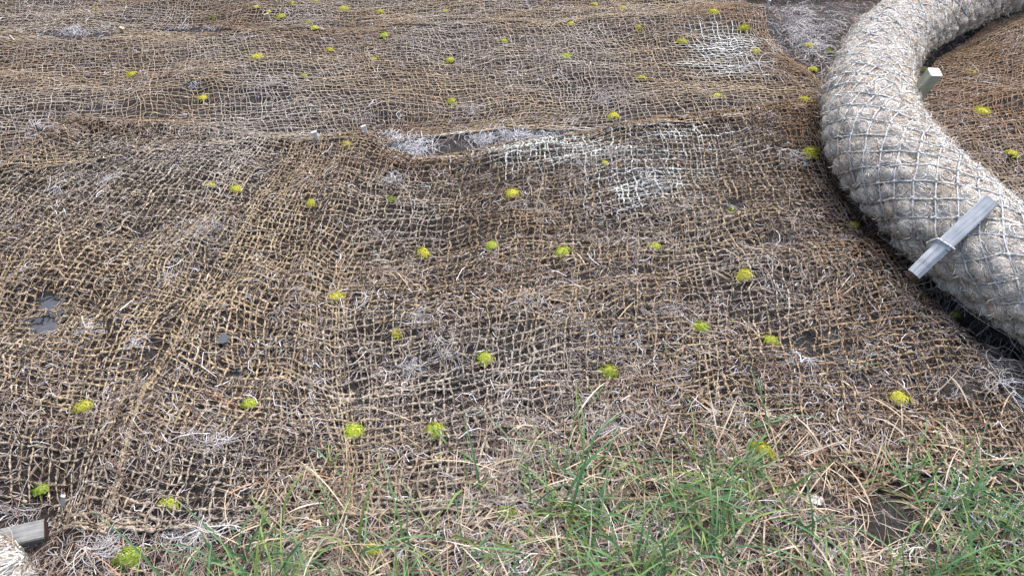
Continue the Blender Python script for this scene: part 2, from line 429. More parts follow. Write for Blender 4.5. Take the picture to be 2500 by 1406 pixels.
class Net:
    def __init__(s, ctrl, cell_u, cell_v, seed, lift=.004, wr=1.0, gather=None):
        c = np.array(ctrl, float)                      # rows x cols x 2 (photo points on the ground)
        g = on_ground(c[..., 0], c[..., 1], .004, low=True)
        s.G = g
        du = np.linalg.norm(np.diff(g[..., :2], axis=1), axis=2)
        dv = np.linalg.norm(np.diff(g[..., :2], axis=0), axis=2)
        s.lu = np.concatenate([[0], np.cumsum(np.median(du, 0) * np.asarray(gather if gather is not None else 1.0))])
        s.lv = np.concatenate([[0], np.cumsum(np.median(dv, 1))])
        s.nu, s.nv = int(s.lu[-1] / cell_u), int(s.lv[-1] / cell_v)
        s.seed, s.lift, s.wr = seed, lift, wr
    def xy(s, U, V):
        """U, V in metres of net -> ground xy (draped, wrinkled)"""
        sd = s.seed
        U0, V0 = U, V
        A = s.wr
        U = U + A * (.020 * noise(U0 / .17, V0 / .21, sd + 1) + .009 * noise(U0 / .058, V0 / .08, sd + 2) + .0050 * noise(U0 / .024, V0 / .03, sd + 12))
        bun = np.clip(noise(U0 / .5, V0 / .35, sd + 3) + .35, 0, 1)
        V = V + A * (.020 * noise(U0 / .24, V0 / .13, sd + 4) + .019 * bun * noise(U0 / .17, V0 / .062, sd + 5) + .005 * noise(U0 / .05, V0 / .03, sd + 6))
        tu = np.interp(U.ravel(), s.lu, np.arange(len(s.lu))); tv = np.interp(V.ravel(), s.lv, np.arange(len(s.lv)))
        K, J = s.G.shape[:2]
        i = np.clip(np.floor(tv).astype(int), 0, K - 2); f = (tv - i)
        # bicubic: catmull along v for four neighbouring columns, then along u
        def rowpt(i_, j_):
            i_c = np.clip(i_, 0, K - 1); j_c = np.clip(j_, 0, J - 1)
            return s.G[i_c, j_c, :2]
        def cm(p0, p1, p2, p3, f):
            f = f[:, None]
            return .5 * (2 * p1 + (-p0 + p2) * f + (2 * p0 - 5 * p1 + 4 * p2 - p3) * f ** 2 + (-p0 + 3 * p1 - 3 * p2 + p3) * f ** 3)
        j = np.clip(np.floor(tu).astype(int), 0, J - 2); fu = tu - j
        cols = []
        for dj in (-1, 0, 1, 2):
            jj = np.clip(j + dj, 0, J - 1)
            p = [s.G[np.clip(i + di, 0, K - 1), jj, :2] for di in (-1, 0, 1, 2)]
            cols.append(cm(*p, f))
        q = cm(*cols, fu)
        return q[:, 0].reshape(U.shape), q[:, 1].reshape(U.shape)
    def z(s, x, y, extra=0):
        hl, hg = h_low(x, y), h_ground(x, y)
        slack = .0045 * (1 + noise(x / .05, y / .05, s.seed + 7)) + .006 * np.clip(noise(x / .16, y / .16, s.seed + 8), 0, 1)
        return np.maximum(.65 * hl + .35 * hg + s.lift + slack, hg + .0025) + extra
    def colour(s, x, y, z, rnd):
        px, py = project(x, y, z)
        t = .5 + .5 * noise(x / .4, y / .4, s.seed + 20) + rnd * .35
        c = mixc(TAN, BROWN, np.clip(t - .25, 0, 1))
        c = mixc(c, GREY, np.clip(.75 * noise(x / .3 + 9, y / .3, s.seed + 21) + .25 + rnd * .3, 0, .9))
        ru = np.clip(rust(px, py) * .95 + .25 * np.clip(noise(x / .25, y / .25, s.seed + 22), 0, 1) + rnd * .15, 0, 1)
        c = mixc(c, RUST, ru)
        c = mixc(c, PALE, sstep(.12, .85, bleach(px, py) + .55 * rnd) * (bleach(px, py) > .06) * .78)
        left = sstep(1050, 500, px) * sstep(350, 500, py) * (1 - sstep(900, 1150, py))
        return mixc(c, srgb(160, 145, 120), left * .5)
    def build(s, name, label, sub, sides, rad, cell_u, cell_v, holes=(), keep=None, edge_fray=.035, fibres=0, group=None):
        rng = np.random.default_rng(s.seed)
        root = link(name, None, label=label, category="netting", group=group)
        Lu, Lv = s.lu[-1], s.lv[-1]
        out = []
        for fam, part in ((0, "crosswise_cords"), (1, "lengthwise_cords")):
            n, L, step, W = (s.nv, Lu, cell_u, Lv) if fam == 0 else (s.nu, Lv, cell_v, Lu)
            acc = Acc()
            k = int(L / step * sub)
            t = np.linspace(0, L, k)
            pos = np.linspace(0, W, n + 1) + rng.normal(0, .0020, n + 1)
            pos[0] = 0.001; pos[-1] = W - .001
            if fam == 0 and s.seed == 100:                                   # doubled cords along the selvedges
                pos = np.sort(np.concatenate([pos, [.006, .012, .018, W - .006, W - .012, W - .018]])); n = n + 6
            a, b = np.meshgrid(t, pos)                      # (n+1, k)
            wob = .0026 * noise(a / .022, b * 331, s.seed + 9 + fam) + .0042 * noise(a / .075, b * 173, s.seed + 10 + fam)
            U, V = (a, b + wob) if fam == 0 else (b + wob, a)
            x, y = s.xy(U, V)
            par = (np.arange(n + 1) % 2)[:, None] * np.pi + fam * np.pi
            z = s.z(x, y) + .0013 * np.sin(a / step * np.pi + par)
            P = np.stack([x, y, z], -1)
            rnd = noise(a / .13, b * 57, s.seed + 14 + fam)
            colr = s.colour(x, y, z, rnd)
            colr = colr * (1 + .16 * rng.standard_normal((n + 1, 1, 1))).clip(.6, 1.45)
            colr *= (1 + .22 * rng.standard_normal((n + 1, k, 1))).clip(.45, 1.6)
            r = rad * (1.08, .90)[fam] * (1 + .25 * noise(a / .03, b * 91, s.seed + 15)) * (1 + .22 * np.sin(a / .0052 + b * 900))
            hem = np.minimum(np.arange(n + 1), np.arange(n + 1)[::-1])[:, None]
            mask = np.ones((n + 1, k - 1), bool)
            px, py = project(x, y, z)
            mask &= ((px > -320) & (px < 2800) & (py > -110))[:, :-1]
            for cx, cy, rx, ry in holes:
                inside = ((px - cx) / rx) ** 2 + ((py - cy) / ry) ** 2 < 1 + .35 * noise(px / 14, py / 14, 77)
                mask &= ~inside[:, :-1]
            if keep is not None:
                mask &= keep(px, py)[:, :-1]
            # ragged ends
            ends = rng.uniform(0, edge_fray, (n + 1, 2))
            mask &= (a > ends[:, :1])[:, :-1] & (a < L - ends[:, 1:])[:, :-1]
            mask &= ~(noise(a / .03, b * 211, s.seed + 16) > .985)[:, :-1]
            tw = a / .0046 + b * 700
            tubes(acc, P, r, colr, sides, 1.28, tw if sides >= 4 else None, mask)
            out.append((P, mask, colr))
            link(part, acc.mesh(part, M_COIR), root)
        if fibres:
            acc = Acc()
            for P, mask, colr in out:
                n, k = mask.shape
                ok = np.argwhere(mask[:, :-1])
                sel = ok[rng.integers(0, len(ok), fibres // 2)]
                p = P[sel[:, 0], sel[:, 1]]
                tdir = P[sel[:, 0], sel[:, 1] + 1] - p
                tdir /= np.maximum(np.linalg.norm(tdir, axis=1, keepdims=True), 1e-9)
                sgn = rng.choice([-1, 1], len(sel))[:, None]
                dirv = tdir * sgn + rng.normal(0, .75, (len(sel), 3)) * np.array([1, 1, .75])
                dirv /= np.linalg.norm(dirv, axis=1, keepdims=True)
                ln = rng.uniform(.004, .016, (len(sel), 1))
                q1 = p + dirv * ln * .5; q2 = p + dirv * ln + rng.normal(0, .0025, p.shape)
                q2[:, 2] = np.maximum(q2[:, 2], h_ground(q2[:, 0], q2[:, 1]))
                PP = np.stack([p, q1, q2], 1)
                w = np.stack([np.full(len(p), .00055), np.full(len(p), .0005), np.full(len(p), .0002)], 1)
                cc = (colr[sel[:, 0], sel[:, 1]] * rng.uniform(.75, 1.5, (len(sel), 1)))[:, None, :]
                ribbons(acc, PP, w, np.repeat(cc, 3, 1), roll=rng.uniform(-1.5, 1.5, len(p)))
            link("stray_fibres", acc.mesh("stray_fibres", M_COIR), root, kind="stuff")
        return root

CU, CV = .0205, .0225
FU, FV = .0185, .0195
near_ctrl = [
    [(200, 283), (430, 308), (690, 338), (752, 339), (905, 334), (1015, 382), (1240, 347), (1600, 288), (1990, 246)],
    [(0, 395), (255, 430), (590, 470), (675, 482), (850, 490), (965, 500), (1240, 475), (1630, 410), (2048, 385)],
    [(-160, 510), (105, 555), (500, 600), (592, 618), (800, 645), (915, 650), (1225, 610), (1665, 545), (2128, 508)],
    [(-310, 650), (-30, 695), (420, 735), (508, 758), (765, 800), (885, 800), (1210, 745), (1690, 690), (2268, 642)],
    [(-440, 790), (-150, 835), (350, 870), (432, 892), (765, 960), (885, 965), (1195, 900), (1705, 850), (2345, 790)],
    [(-540, 930), (-250, 975), (290, 1020), (362, 1042), (790, 1115), (895, 1115), (1190, 1060), (1720, 1010), (2455, 965)],
    [(-600, 1130), (-300, 1200), (215, 1300), (278, 1303), (760, 1270), (900, 1265), (1190, 1240), (1740, 1215), (2530, 1135)]]
mid_ctrl = [
    [(-700, 140), (-300, 120), (80, 102), (420, 84), (760, 68), (1150, 55), (1500, 30), (1868, 8)],
    [(-760, 210), (-330, 190), (60, 170), (430, 150), (790, 135), (1170, 120), (1530, 105), (1880, 95)],
    [(-820, 300), (-380, 280), (40, 250), (430, 225), (820, 215), (1190, 205), (1560, 185), (1990, 190)],
    [(-880, 390), (-420, 365), (20, 340), (430, 310), (850, 290), (1200, 285), (1590, 250), (2010, 235)],
    [(-920, 470), (-450, 445), (10, 430), (430, 365), (870, 345), (1110, 330), (1610, 304), (2005, 262)]]
far_ctrl = [
    [(-640, -95), (-200, -110), (250, -120), (700, -125), (1150, -130), (1500, -135), (1790, -135)],
    [(-660, -10), (-230, -22), (230, -32), (700, -38), (1150, -42), (1520, -48), (1830, -50)],
    [(-700, 70), (-260, 55), (210, 40), (680, 25), (1150, 15), (1540, 5), (1855, -5)],
    [(-720, 150), (-290, 128), (100, 100), (670, 76), (1150, 62), (1550, 42), (1868, 20)]]
right_ctrl = [
    [(2400, 70), (2520, 5), (2700, -60), (2950, -110)],
    [(2285, 150), (2460, 120), (2700, 70), (2980, 30)],
    [(2230, 270), (2450, 235), (2720, 200), (3030, 160)],
    [(2290, 390), (2500, 360), (2780, 330), (3100, 290)],
    [(2420, 520), (2610, 490), (2860, 450), (3200, 420)]]
pud_holes = [(p[0], p[1] - 4, p[2] * 1000 * .95, p[2] * 1000 * .75) for p in PUDDLES]
nets = {}
nets['near'] = Net(near_ctrl, CU, CV, 100, .0045, gather=[1, 1.15, 1.2, 1.2, 1.35, 1, 1, 1])   # more cloth gathered along the folds
nets['near'].build("coir_net", "tan coir net in the foreground, wrinkled, reaching down to the grass", 3.6, 4, .0024, CU, CV,
    holes=pud_holes + [(1965, 832, 26, 18), (345, 568, 24, 14), (2095, 930, 34, 24), (2330, 940, 50, 30), (1900, 585, 40, 22), (1790, 500, 28, 14)], fibres=40000, group="coir nets pegged over the peat",
    keep=lambda px, py: ~((px < 130) & (py > 1225)))
nets['mid'] = Net(mid_ctrl, FU, FV, 200, .003, .8)
nets['mid'].build("coir_net", "greyish coir net behind the bare root strip, across the middle distance", 2.5, 3, .00185, FU, FV,
    holes=[(190, 84, 95, 11), (480, 74, 85, 7), (470, 208, 22, 10), (112, 325, 50, 12)], group="coir nets pegged over the peat")
nets['far'] = Net(far_ctrl, FU, FV, 300, .003, .7)
nets['far'].build("coir_net", "farthest coir net along the top edge left of the dark ditch", 2.2, 3, .0019, FU, FV,
    holes=[(190, 84, 90, 11), (480, 74, 80, 6)], group="coir nets pegged over the peat")
nets['right'] = Net(right_ctrl, FU, FV, 400, .004)
nets['right'].build("coir_net", "reddish brown coir net on the far right side of the big coir log", 2.7, 3, .0020, FU, FV, fibres=4000, group="coir nets pegged over the peat")

# ------------------------------------------------------------------ coir logs
def path_samples(P, step):
    t = np.linspace(0, len(P) - 1, 400)
    c = catmull(np.asarray(P, float), t)
    L = np.concatenate([[0], np.cumsum(np.linalg.norm(np.diff(c[:, :3], axis=0), axis=1))])
    s = np.arange(0, L[-1], step)
    return s, np.stack([np.interp(s, L, c[:, k]) for k in range(c.shape[1])], -1)

class Log:
    R0 = .152
    def __init__(s, pxpts, seed, cap=False):
        pts = []
        for px, py, R in pxpts:
            p = on_plane(px, py, R * .86)
            pts.append([p[0], p[1], p[2], R])
        s.S, s.Cn = path_samples(pts, .004)
        s.seed, s.cap = seed, cap
        T = np.gradient(s.Cn[:, :3], axis=0); T /= np.linalg.norm(T, axis=1, keepdims=True)
        s.T = T
        sd = np.cross(T, [0, 0, 1.0]); s.side = sd / np.linalg.norm(sd, axis=1, keepdims=True)
        s.up = np.cross(s.side, T)
        s.p = 2 * np.pi * s.R0 / (math.sqrt(2) * 13)
    def ab(s, S, th):
        # the cells lean and stretch a little along the log
        w1 = .016 * noise(S / .20, th * 1.3, s.seed + 1); w2 = .016 * noise(S / .20, th * 1.3, s.seed + 2)
        return (S + s.R0 * th + w1) / (math.sqrt(2) * s.p), (S - s.R0 * th + w2) / (math.sqrt(2) * s.p)
    def bulge(s, S, th):
        a, b = s.ab(S, th)
        q = np.abs(np.sin(np.pi * a) * np.sin(np.pi * b))
        low = .5 - .5 * np.sin(th)
        cell = _hash(np.floor(a), np.floor(b), s.seed)
        return (.006 + .014 * low + .005 * cell) * np.power(q, .75) + .006 * noise(S / .06, th * 2.5, s.seed + 3) + .0016 * noise(S / .013, th * 11, s.seed + 4)
    def at(s, S, th, off):
        i = np.clip(S, 0, s.S[-1])
        g = lambda A: np.stack([np.interp(i, s.S, A[:, k]) for k in range(3)], -1)
        R = np.interp(i, s.S, s.Cn[:, 3])
        if s.cap:                                    # rounded closed end at S = 0
            e = np.clip(i / .11, 0, 1)
            R = R * np.sqrt(np.maximum(1 - (1 - e) ** 2, .0))
        R = R * (1 - .10 * np.clip(-np.sin(th), 0, 1))
        n = g(s.side) * np.cos(th)[..., None] + g(s.up) * np.sin(th)[..., None]
        return g(s.Cn[:, :3]) + n * (R + off)[..., None], n

def build_log(pxpts, label, seed, nfib, cap=False):
    lg = Log(pxpts, seed, cap)
    rng = np.random.default_rng(seed)
    root = link("coir_log", None, label=label, category="coir log")
    step = .0068
    S = np.arange(0, lg.S[-1], step); th = np.linspace(0, 2 * np.pi, 150, endpoint=False)
    SS, TH = np.meshgrid(S, th, indexing='ij')
    bl = lg.bulge(SS, TH)
    V, n = lg.at(SS, TH, bl)
    idx = np.arange(V.shape[0] * V.shape[1]).reshape(V.shape[:2])
    F = np.stack([idx[:-1], np.roll(idx, -1, 1)[:-1], np.roll(idx, -1, 1)[1:], idx[1:]], -1).reshape(-1, 4)
    a, b = lg.ab(SS, TH)
    cr = _hash(np.floor(a), np.floor(b), seed + 30)
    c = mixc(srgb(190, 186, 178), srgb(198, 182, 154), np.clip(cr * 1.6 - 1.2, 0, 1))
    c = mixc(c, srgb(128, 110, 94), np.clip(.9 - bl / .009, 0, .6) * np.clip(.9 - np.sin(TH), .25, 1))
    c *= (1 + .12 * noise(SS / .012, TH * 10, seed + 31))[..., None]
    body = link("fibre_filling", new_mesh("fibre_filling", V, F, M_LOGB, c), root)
    # --- loose fibres curling over each pillow
    acc = Acc()
    N = nfib; M = 5
    s0 = rng.uniform(0.0, lg.S[-1], N); t0 = rng.uniform(-.75, np.pi + .75, N)
    a, b = lg.ab(s0, t0)
    ca, cb = np.floor(a) + .5, np.floor(b) + .5
    h = _hash(np.floor(a), np.floor(b), seed + 40)
    da, db = (a - ca), (b - cb)
    r = np.hypot(da, db); ph = np.arctan2(db, da)
    sweep = rng.uniform(.5, 2.2, N) * np.where(h > -.75, 1, -1) * np.minimum(1, .22 / np.maximum(r, .06))
    k = np.linspace(0, 1, M)
    drift = rng.normal(0, .10, N)[:, None] * k
    ang = ph[:, None] + sweep[:, None] * k
    rr = (r[:, None] + drift) * (1 + .25 * np.sin(k * 5 + rng.uniform(0, 6, N)[:, None]) * .3)
    A = ca[:, None] + rr * np.cos(ang); B = cb[:, None] + rr * np.sin(ang)
    sq = math.sqrt(2) * lg.p
    Sx = (A + B) * .5 * sq; Tx = (A - B) * .5 * sq / lg.R0
    lift = rng.gamma(1.2, .0010, N)[:, None] * np.sin(np.pi * np.clip(k * .9 + .1, 0, 1))
    stick = (rng.random(N) < .10)[:, None] * k * rng.uniform(.004, .022, N)[:, None]
    off = lg.bulge(Sx, Tx) + .0007 + lift + stick
    P, nn = lg.at(Sx, Tx, off)
    w = np.broadcast_to(np.array([.55, .8, .8, .6, .25]) * .001, (N, M)) * rng.uniform(.8, 1.5, N)[:, None]
    tint = rng.random(N)
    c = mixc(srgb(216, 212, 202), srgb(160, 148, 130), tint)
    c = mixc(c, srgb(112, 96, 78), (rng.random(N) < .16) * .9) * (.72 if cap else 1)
    c = mixc(c, srgb(224, 226, 226), (rng.random(N) < .5) * np.clip(np.sin(t0), 0, 1))  # upward fibres whitened: skylight on the log's crown is put into the colour
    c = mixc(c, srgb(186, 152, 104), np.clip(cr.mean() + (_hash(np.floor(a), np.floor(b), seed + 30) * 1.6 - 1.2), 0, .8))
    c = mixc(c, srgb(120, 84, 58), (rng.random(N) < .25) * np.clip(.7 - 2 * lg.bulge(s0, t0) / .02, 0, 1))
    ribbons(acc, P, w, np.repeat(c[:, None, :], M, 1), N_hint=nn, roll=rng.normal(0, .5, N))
    # --- fuzz standing out from the outline
    N = nfib // 4; M = 5
    s0 = rng.uniform(0, lg.S[-1], N); t0 = rng.uniform(-1.0, np.pi + 1.0, N)
    k = np.linspace(0, 1, M)
    ln = rng.gamma(2.0, .012, N).clip(.004, .07)
    Sx = s0[:, None] + rng.normal(0, 1, N)[:, None] * ln[:, None] * k + .004 * np.sin(k * 4 + rng.uniform(0, 6, N)[:, None])
    Tx = t0[:, None] + (rng.normal(0, 1.0, N)[:, None] * ln[:, None] * k) / lg.R0
    off = lg.bulge(s0, t0)[:, None] + ln[:, None] * .75 * (k - .35 * k * k) * rng.uniform(.2, 1, N)[:, None]
    P, nn = lg.at(Sx, Tx, off)
    w = np.broadcast_to(np.array([.4, .4, .35, .3, .12]) * .001, (N, M))
    c = mixc(srgb(190, 180, 162), srgb(132, 112, 90), rng.random(N))
    ribbons(acc, P, w, np.repeat(c[:, None, :], M, 1), roll=rng.uniform(0, 3, N))
    link("loose_fibres", acc.mesh("loose_fibres", M_LOGF), root, kind="stuff")
    # --- knotted rope netting round it
    acc = Acc()
    nk = int(lg.S[-1] / sq) + 16
    M = 165
    for fam in (1, -1):
        kk = np.arange(-16, nk)
        th = np.linspace(-.85, np.pi + .85, M)
        K, TH = np.meshgrid(kk, th, indexing='ij')
        Sx = K * sq - fam * lg.R0 * TH
        for _ in range(3):                         # follow the leaning cells
            aa, bb = lg.ab(Sx, TH)
            Sx = Sx - ((aa if fam == 1 else bb) - K) * sq
        Sx = Sx + .0042 * noise(TH * 5, K * 3.7, seed + 50 + fam)
        off = .0030 + np.clip(lg.bulge(Sx, TH), 0, .009) * .8 + .0016 * noise(TH * 7, K * 9.1, seed + 60)
        P, nn = lg.at(Sx, TH, off)
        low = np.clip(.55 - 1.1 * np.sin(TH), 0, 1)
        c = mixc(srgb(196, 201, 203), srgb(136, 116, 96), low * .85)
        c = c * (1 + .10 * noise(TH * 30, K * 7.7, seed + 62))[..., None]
        tw = TH * lg.R0 * 1.41 / .0042
        r = .0024 * (1 + .28 * np.sin(2 * tw))
        m = ((Sx > .03 if cap else Sx > 0) & (Sx < lg.S[-1]))[:, :-1]
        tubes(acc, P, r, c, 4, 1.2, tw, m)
    # knots
    A, B = np.meshgrid(np.arange(-14, nk + 14), np.arange(-20, nk + 20), indexing='ij')
    Sx = (A + B) * .5 * sq; Tx = (A - B) * .5 * sq / lg.R0
    ok = (Sx > .03) & (Sx < lg.S[-1]) & (Tx > -.6) & (Tx < np.pi + .6)
    Sx, Tx = Sx[ok], Tx[ok]
    a2, b2 = lg.ab(Sx, Tx)
    e1, e2 = (a2 - A[ok]), (b2 - B[ok])
    Sx = Sx - (e1 + e2) * .5 * sq; Tx = Tx - (e1 - e2) * .5 * sq / lg.R0
    P, nn = lg.at(Sx, Tx, np.full(len(Sx), .0062))
    rr = np.array([.0004, .0036, .0046, .0036, .0004]); dz = np.array([-.0042, -.0026, 0, .0026, .0042])
    Pk = P[:, None, :] + nn[:, None, :] * dz[None, :, None]
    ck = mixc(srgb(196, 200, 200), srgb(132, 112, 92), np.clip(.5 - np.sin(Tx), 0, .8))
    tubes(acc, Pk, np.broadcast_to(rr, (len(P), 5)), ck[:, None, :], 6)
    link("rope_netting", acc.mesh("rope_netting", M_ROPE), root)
    return lg, root

BIG, big_root = build_log([(2890, 925, .118), (2720, 820, .118), (2560, 716, .119), (2434, 630, .122), (2289, 508, .131), (2160, 371, .133), (2124, 265, .132),
     (2134, 172, .126), (2178, 95, .124), (2262, 38, .124), (2385, -18, .126), (2540, -66, .130)],
     "long fuzzy coir log in pale rope netting, curving down the right side", 500, 42000)
SMALL, small_root = build_log([(85, 1400, .125), (10, 1440, .135), (-110, 1510, .135), (-300, 1610, .135)],
     "rounded fuzzy end of a coir log cut off at the bottom left corner", 600, 7000, cap=True)

# ------------------------------------------------------------------ stakes and pegs
def rounded_box(w, d, z0, z1, bev=.004, taper=1.0, n=10, seed=0):
    """upright bar, bevelled edges, slightly uneven along its length"""
    pr = [(w / 2 - bev, -d / 2), (w / 2, -d / 2 + bev), (w / 2, d / 2 - bev), (w / 2 - bev, d / 2), (-w / 2 + bev, d / 2), (-w / 2, d / 2 - bev), (-w / 2, -d / 2 + bev), (-w / 2 + bev, -d / 2)]
    pr = np.array(pr); zs = np.linspace(z0, z1, n)
    V = []
    for k, z in enumerate(zs):
        f = 1 + (taper - 1) * (1 - (z - z0) / (z1 - z0))
        V.append(np.column_stack([pr * f + .0006 * np.array([noise(k * .7, seed), noise(k * .7, seed + 9)]), np.full(8, z)]))
    V = np.concatenate(V)
    F = [[k * 8 + i, k * 8 + (i + 1) % 8, (k + 1) * 8 + (i + 1) % 8, (k + 1) * 8 + i] for k in range(n - 1) for i in range(8)]
    return V.tolist(), F

def bar(name, parent, w, d, z0, z1, mat, bev=.004, taper=1.0, seed=0, cap_top=True):
    V, F = rounded_box(w, d, z0, z1, bev, taper, 10, seed)
    n = len(V)
    F = F + [list(range(n - 8, n)), list(range(7, -1, -1))]
    me = bpy.data.meshes.new(name); me.from_pydata(V, [], F); me.materials.append(mat)
    return link(name, me, parent)

def plate(name, parent, w, d, z, mat, bev=.004, th=.0012):
    V, F = rounded_box(w, d, z, z + th, bev, 1, 2)
    F = F + [list(range(8, 16)), list(range(7, -1, -1))]
    me = bpy.data.meshes.new(name); me.from_pydata(V, [], F); me.materials.append(mat)
    return link(name, me, parent)

def place(o, base, top, face=None):
    zax = (Vector(top) - Vector(base)).normalized()
    ref = Vector(face) if face is not None else Vector((0, -1, 0))
    y = (ref - zax * ref.dot(zax)).normalized() * -1
    x = y.cross(zax)
    from mathutils import Matrix
    m = Matrix((x, y, zax)).transposed().to_4x4(); m.translation = Vector(base)
    o.matrix_world = m

def leaning_stake():
    # the stake lies on the flank of the log: its top just clear of the surface, its tip hanging over the gap
    eye = np.array([0, 0, CAM_H])
    def clear(p): return float(np.min(np.linalg.norm(BIG.Cn[:, :3] - p, axis=1) - BIG.Cn[:, 3]))
    r1 = ray(2420, 490); d1 = 1.0
    while clear(eye + r1 * d1) > .040: d1 += .004
    top = eye + r1 * d1
    r0 = ray(2222, 677); base = eye + r0 * 1.3
    for d0 in np.arange(1.3, 2.0, .005):
        q = eye + r0 * d0
        if q[2] < h_ground(q[0], q[1]) + .02 or min(clear(q * (1 - k) + top * k) for k in np.linspace(0, 1, 30)) < .024: break
        base = q
    L = float(np.linalg.norm(top - base))
    root = link("stake", None, label="grey weathered stake leaning over the coir log, held by its rope netting", category="stake", group="wooden stakes beside the coir log")
    place(root, base, top, tuple(-ray(2300, 590)))
    bar("shaft", root, .036, .030, .40 * L, L, M_WOOD, .003, seed=3)
    bar("rounded_lower_shaft", root, .0352, .0294, .010, .3995 * L, M_WOOD, .010, .92, seed=5)
    bar("pointed_tip", root, .0315, .026, -.004, .0098, M_TIP, .010, .72, seed=7)
    return root, base, top
STK, stk_b, stk_t = leaning_stake()
def rope_over_stake():
    bpy.context.view_layer.update()
    zc = .425 * float(np.linalg.norm(stk_t - stk_b))
    loc = [(-.030, .050, zc - .012), (-.026, .022, zc - .006), (-.0215, -.004, zc - .002), (-.017, -.0168, zc), (0, -.0180, zc + .002), (.017, -.0168, zc + .004), (.0215, -.004, zc + .005), (.026, .022, zc + .004), (.032, .055, zc)]
    c = catmull(np.array(loc), np.linspace(0, 8, 60))
    P = np.array([list(STK.matrix_world @ Vector(p)) for p in c])[None]
    acc = Acc(); tw = np.linspace(0, 60, 60)[None]
    tubes(acc, P, .0025 * (1 + .25 * np.sin(2 * tw)), np.broadcast_to(srgb(200, 204, 204), (1, 60, 3)), 5, 1.2, tw)
    link("rope_loop", acc.mesh("rope_loop", M_ROPE), big_root)
rope_over_stake()

def upright_stake():
    top = np.array([0, 0, CAM_H]) + ray(2283, 177) * 2.33
    foot = np.array([0, 0, CAM_H]) + ray(2212, 262) * 2.46
    dirv = (top - foot) / np.linalg.norm(top - foot)
    k = (foot[2] - (h_ground(foot[0], foot[1]) - .03)) / dirv[2]
    base = foot - dirv * k
    L = float(np.linalg.norm(top - base))
    root = link("stake", None, label="square greenish stake with a pale cut top standing behind the coir log", category="stake", group="wooden stakes beside the coir log")
    place(root, base, top, (.15, -1, 0))
    bar("shaft", root, .040, .034, 0, L, M_WOODG, .003, seed=11)
    plate("cut_top", root, .0385, .0325, L, M_CUT, .003)
upright_stake()

def plank():
    p0 = on_plane(-190, 1362, .030); p1 = on_plane(112, 1294, .012)
    root = link("stake", None, label="grey weathered stake lying flat beside the log end at bottom left", category="stake")
    place(root, p0, p1, (0, -.4, 1))
    L = float(np.linalg.norm(p1 - p0))
    bar("shaft", root, .036, .026, 0, L, M_WOODD, .003, seed=21)
    plate("dark_sawn_end", root, .034, .024, L, M_TIP, .003)
plank()

def peg(px, py, h, w, lean, mat, label, hook=True, sink=.03, rot=0.0):
    b = on_ground(px, py)
    b = np.array([b[0], b[1], float(h_ground(b[0], b[1]))])
    root = link("peg", None, label=label, category="peg", group="small wooden pegs pinning the nets")
    place(root, b, b + np.array([lean[0], lean[1], 1.0]), (math.sin(rot), -math.cos(rot), 0))
    V, F = rounded_box(w, w * .75, -sink, h, .0012, .8, 6, 2)
    F += [list(range(40, 48)), list(range(7, -1, -1))]
    me = bpy.data.meshes.new("shank"); me.from_pydata(V, [], F); me.materials.append(mat); link("shank", me, root)
    if hook:                                             # the head overhangs to one side, hooking the cords
        z0 = h - .0135
        V = [(-w * 1.35, -w * .45, z0 + .003), (-w * .52, -w * .45, z0), (-w * .52, w * .45, z0), (-w * 1.35, w * .45, z0 + .003),
             (-w * 1.15, -w * .45, h + .001), (w * .55, -w * .45, h + .0022), (w * .55, w * .45, h + .0022), (-w * 1.15, w * .45, h + .001),
             (w * .55, -w * .45, h - .002), (w * .55, w * .45, h - .002), (-w * .52, -w * .45, h - .002), (-w * .52, w * .45, h - .002)]
        F = [(0, 3, 2, 1), (4, 5, 6, 7), (0, 1, 10, 8, 5, 4), (3, 7, 6, 9, 11, 2), (0, 4, 7, 3), (5, 8, 9, 6), (1, 2, 11, 10), (10, 11, 9, 8)]
        me = bpy.data.meshes.new("hooked_head"); me.from_pydata(V, [], F); me.materials.append(mat); link("hooked_head", me, root)
peg(777, 348, .040, .011, (-.1, -.1), M_PEG, "small white hooked peg in the net edge left of the moss clump", rot=.3)
peg(898, 334, .042, .010, (-.15, -.1), M_PEG, "small white hooked peg at the corner by the white root strip", rot=.4)
peg(1870, 26, .050, .011, (.1, -.2), M_PEG, "thin white peg standing at the far net corner by the dark ditch", hook=False)
peg(153, 1250, .050, .008, (.35, .1), M_PEG, "bluish white peg stuck in the net above the lying stake", hook=False)
peg(303, 86, .032, .013, (.2, -.2), M_PEGT, "tan hooked peg at the far left end of a dark slit", rot=-.3)
peg(40, 106, .036, .011, (-.7, .2), M_PEGT, "tan peg leaning left near the top left edge", hook=False)
peg(660, 54, .036, .013, (-.2, .0), M_PEGT, "weathered brownish peg far back beside pale moss", rot=.2)

# ------------------------------------------------------------------ fine roots and litter
WHITE, MAUVE, DRY, STRAW, ORANGE = srgb(212, 216, 222), srgb(140, 130, 130), srgb(156, 144, 130), srgb(212, 196, 170), srgb(178, 122, 86)

